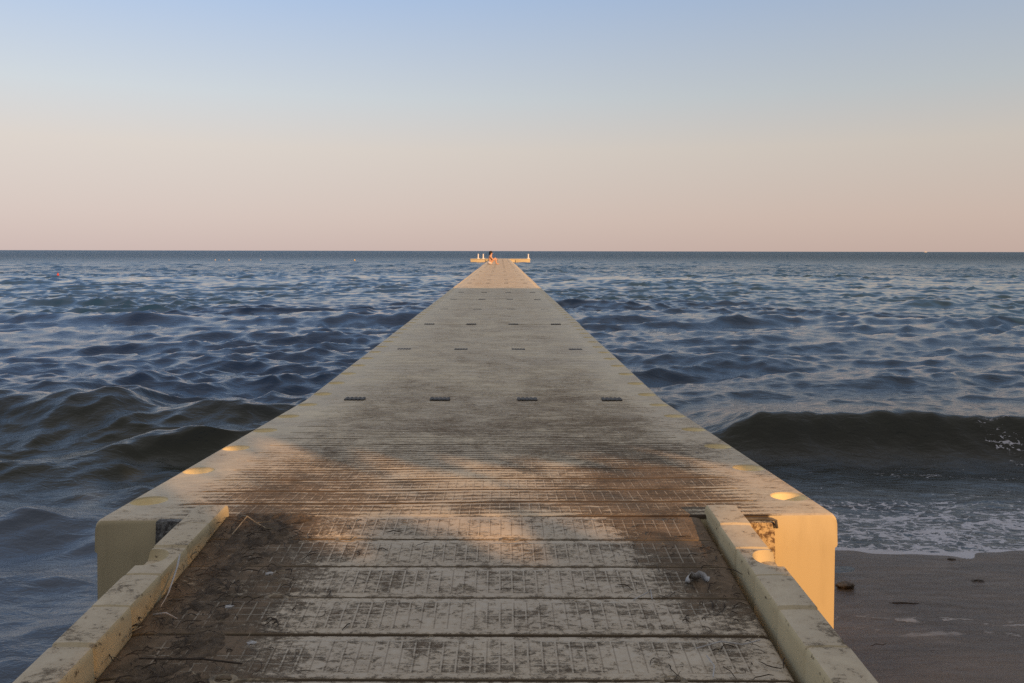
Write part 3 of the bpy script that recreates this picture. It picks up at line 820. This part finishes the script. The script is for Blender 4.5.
tag(mesh_obj('sea', me, M_sea), 'choppy dark blue sea reaching the horizon on both sides of the pier', 'sea', None, 'structure')

# ------------------------------------------------------------------ stones and weed on the wet sand
def stone(x, y, s, mat, label, name='rock', cat='rock', sq=.55):
    bm = bmesh.new(); bmesh.ops.create_icosphere(bm, subdivisions=4, radius=1)
    from mathutils import noise as mn
    off_ = Vector((x * 7, y * 5, 1))
    for v in bm.verts:
        n = v.co.normalized(); k = 1 + .28 * mn.fractal(n * 1.4 + off_, 1, 2, 4)
        v.co = Vector((n.x * s * 1.25 * k, n.y * s * .8 * k, n.z * s * sq * k))
    z = float(sand_z(np.array(x), np.array(y)))
    return tag(mesh_obj(name, from_bm(bm, name, 180), mat, None, (x, y, z + s * sq * .45)), label, cat)
M_rock = plain('brown_rock', (.20, .14, .085), .6, .35, 30, .004)
stone(px2x(846, 3.05), 3.05, .026, M_rock, 'small brown stone on wet sand right of the pier corner')
stone(px2x(944, 3.42), 3.36, .013, M_weed, 'dark clump of seaweed by the foam edge on the wet sand', 'seaweed_clump', 'seaweed', .18)
for px, D, L, lab in ((905, 2.90, .10, 'dark seaweed shred lying above the thin foam line'), (880, 2.57, .08, 'dark seaweed shred lying below the thin foam line'), (978, 3.12, .05, 'small dark seaweed shred at the right of the wet sand')):
    bm = bmesh.new(); x = px2x(px, D); z = float(sand_z(np.array(x), np.array(D)))
    for q in range(3):
        add_tube(bm, [(x + L * (t - .5) + random.uniform(-.004, .004), D + random.uniform(-.007, .007), z + .0005 + .001 * q * (t > .1) * (t < .9)) for t in (0, .2, .4, .6, .8, 1)], [.0005, .001, .0013, .0014, .001, .0005], 5)
    tag(mesh_obj('seaweed_clump', from_bm(bm, 'seaweed_clump', 180), M_weed), lab, 'seaweed')

# ------------------------------------------------------------------ unseen sun blocker added behind the viewer (its shadow falls over the landward half of the pier)
ca, sa_ = math.cos(SUN_A), math.sin(SUN_A); tE = math.tan(SUN_E); B = 6.0
blocker = empty('sun_blocker', (B * sa_, -B * ca, 0), (0, 0, SUN_A)); tag(blocker, 'unseen boarding with a gap, added behind the viewer to shape the sunlight', 'light blocker')
def ap(name, bxs, mat):
    bm = bmesh.new()
    for b in bxs: add_box(bm, *b)
    return mesh_obj(name, from_bm(bm, name), mat, blocker)
def hat(px_, py_, pz_): return pz_ + (B - px_ * sa_ + py_ * ca) * tE
HS0, HS1 = .10, 2.45
HH0, HH1 = hat(.8, 2.33, .05), hat(0, 3.12, .47)
HT = hat(0, 19.2, DECK_Z); S19 = 19.2 * sa_
def opening(q):  # gap outline shaped to place the sun patches on pier and ramp
    if q < .66:
        yy = (q + .63) / .574; r_ = hat(-.77, yy, .465)
        return r_ - .035, r_ + .035
    xl = (q - sa_ * 2.14) / ca; xu = (q - sa_ * 3.2) / ca
    lo, up = hat(xl, 2.14, .487), hat(xu, 3.2, .455)
    lo += .05 * math.sin(q * 19) + random.uniform(-.015, .05); up += .05 * math.sin(q * 27 + 1) + random.uniform(-.05, .03)
    if .95 < q < 1.25: up += .10
    return (HH0 if q > 1.64 else lo), max(up, lo + .02)
WT = HT - .9
boxes = [(-12, .10, -.1, .1, 0, WT), (HS1, 16, -.1, .1, 0, WT)]
q = .10
while q < HS1 - .001:
    q1 = min(q + .035, HS1); a0, a1 = opening((q + q1) / 2)
    boxes += [(q, q1, -.1, .1, 0, a0), (q, q1, -.1, .1, a1, WT)]; q = q1
ap('blocker_panel', boxes, M_blocker)
bm = bmesh.new()
hr = lambda s: HT - math.tan(SUN_A) * tE * (s - S19)
pr = [(-12.2, HT - .4), (4, HT + .2), (7, hr(7)), (16.2, hr(16.2)), (16.2, HT - 1.8), (-12.2, HT - 1.8)]
a = [bm.verts.new((s, -.12, h)) for s, h in pr]; b = [bm.verts.new((s, .12, h)) for s, h in pr]
bm.faces.new(a); bm.faces.new(b)
for i in range(6): bm.faces.new((a[i], a[(i + 1) % 6], b[(i + 1) % 6], b[i]))
mesh_obj('blocker_top', from_bm(bm, 'blocker_gable'), M_blocker_top, blocker)
ap('blocker_ledge', [(1.78, HS1 + .1, -.35, .12, HH0 - .06, HH0 - .003)], M_blocker)
# loose leaf shapes added in the gap to dapple the sunlight
bm = bmesh.new()
for i in range(230):
    s = random.uniform(.62, HS1)
    if s > 1.8 and random.random() < .75: continue
    h = random.uniform(hat(0, 2.0, .45), HH1 + .1)
    sz = random.uniform(.015, .04); ctr = Vector((s, random.uniform(-.1, .1), h)); R3 = Matrix.Rotation(random.uniform(0, 6.28), 3, 'Y') @ Matrix.Rotation(random.uniform(-1, 1), 3, 'X')
    bm.faces.new([bm.verts.new(ctr + R3 @ Vector(c) * sz) for c in ((-1, 0, 0), (0, 0, .5), (1, 0, 0), (0, 0, -.5))])
me = bpy.data.meshes.new('dapple_leaves'); bm.to_mesh(me); bm.free()
mesh_obj('blocker_leaves', me, plain('blocker_leaf_green', (.06, .09, .03), .6), blocker)

# ------------------------------------------------------------------ world, sun, camera
w = NT('World', True); scene.world = w.m
tc = w.n('ShaderNodeTexCoord').outputs['Generated']
x, y, z = w.sep(tc)
zz = w.f('MAXIMUM', z, 0)
left = w.ramp(zz, [(0, (.63, .50, .475)), (.04, (.68, .56, .525)), (.12, (.74, .66, .60)), (.18, (.66, .70, .73)), (.29, (.45, .59, .83)), (.45, (.27, .42, .70)), (.75, (.55, .53, .545)), (1, (.56, .52, .50))])
right = w.ramp(zz, [(0, (.56, .42, .37)), (.04, (.60, .465, .405)), (.12, (.61, .54, .475)), (.18, (.50, .53, .545)), (.29, (.36, .455, .61)), (.45, (.23, .35, .55)), (.75, (.53, .51, .52)), (1, (.54, .50, .48))])
g = w.mix(w.ss(x, -.62, .62), left, right)
glow = w.ss(y, .1, -.9)                       # sunset side
g = w.mix(w.f('MULTIPLY', glow, w.ss(zz, .5, .0, .15, .75)), g, (.42, .33, .25))
sky = w.n('ShaderNodeTexSky', sky_type='NISHITA'); sky.sun_disc = False; sky.sun_elevation = SUN_E; sky.sun_rotation = PI - SUN_A
bgA = w.n('ShaderNodeBackground'); w.put(bgA.inputs[0], g); bgA.inputs[1].default_value = .93
bgB = w.n('ShaderNodeBackground'); w.put(bgB.inputs[0], sky.outputs[0]); bgB.inputs[1].default_value = .008
ad = w.n('ShaderNodeAddShader'); w.t.links.new(bgA.outputs[0], ad.inputs[0]); w.t.links.new(bgB.outputs[0], ad.inputs[1])
wo = w.n('ShaderNodeOutputWorld'); w.t.links.new(ad.outputs[0], wo.inputs[0])

sd = bpy.data.lights.new('sun', 'SUN'); sd.energy = 5.0; sd.angle = math.radians(.5); sd.color = (1, .55, .235)
so = link(bpy.data.objects.new('sun', sd))
dirv = Vector((-math.sin(SUN_A) * math.cos(SUN_E), math.cos(SUN_A) * math.cos(SUN_E), -math.sin(SUN_E)))
so.rotation_euler = dirv.to_track_quat('-Z', 'Y').to_euler(); so.location = (5, -5, 8)

cam = bpy.data.cameras.new('camera'); co = link(bpy.data.objects.new('camera', cam)); scene.camera = co
cam.sensor_width = 36; cam.lens = 826 / 1024 * 36; cam.clip_start = .05; cam.clip_end = 60000
cam.shift_x = 11 / 1024; cam.shift_y = -90.5 / 1024
co.location = (0, 0, CAM_Z); co.rotation_euler = (PI / 2, math.radians(-.0), 0)
co.rotation_euler = (Matrix.Rotation(PI / 2, 3, 'X') @ Matrix.Rotation(math.radians(.11), 3, 'Z')).to_euler()
scene.view_settings.view_transform = 'Standard'; scene.view_settings.look = 'None'; scene.view_settings.exposure = 0
scene.render.film_transparent = False
scene.cycles.use_denoising = False
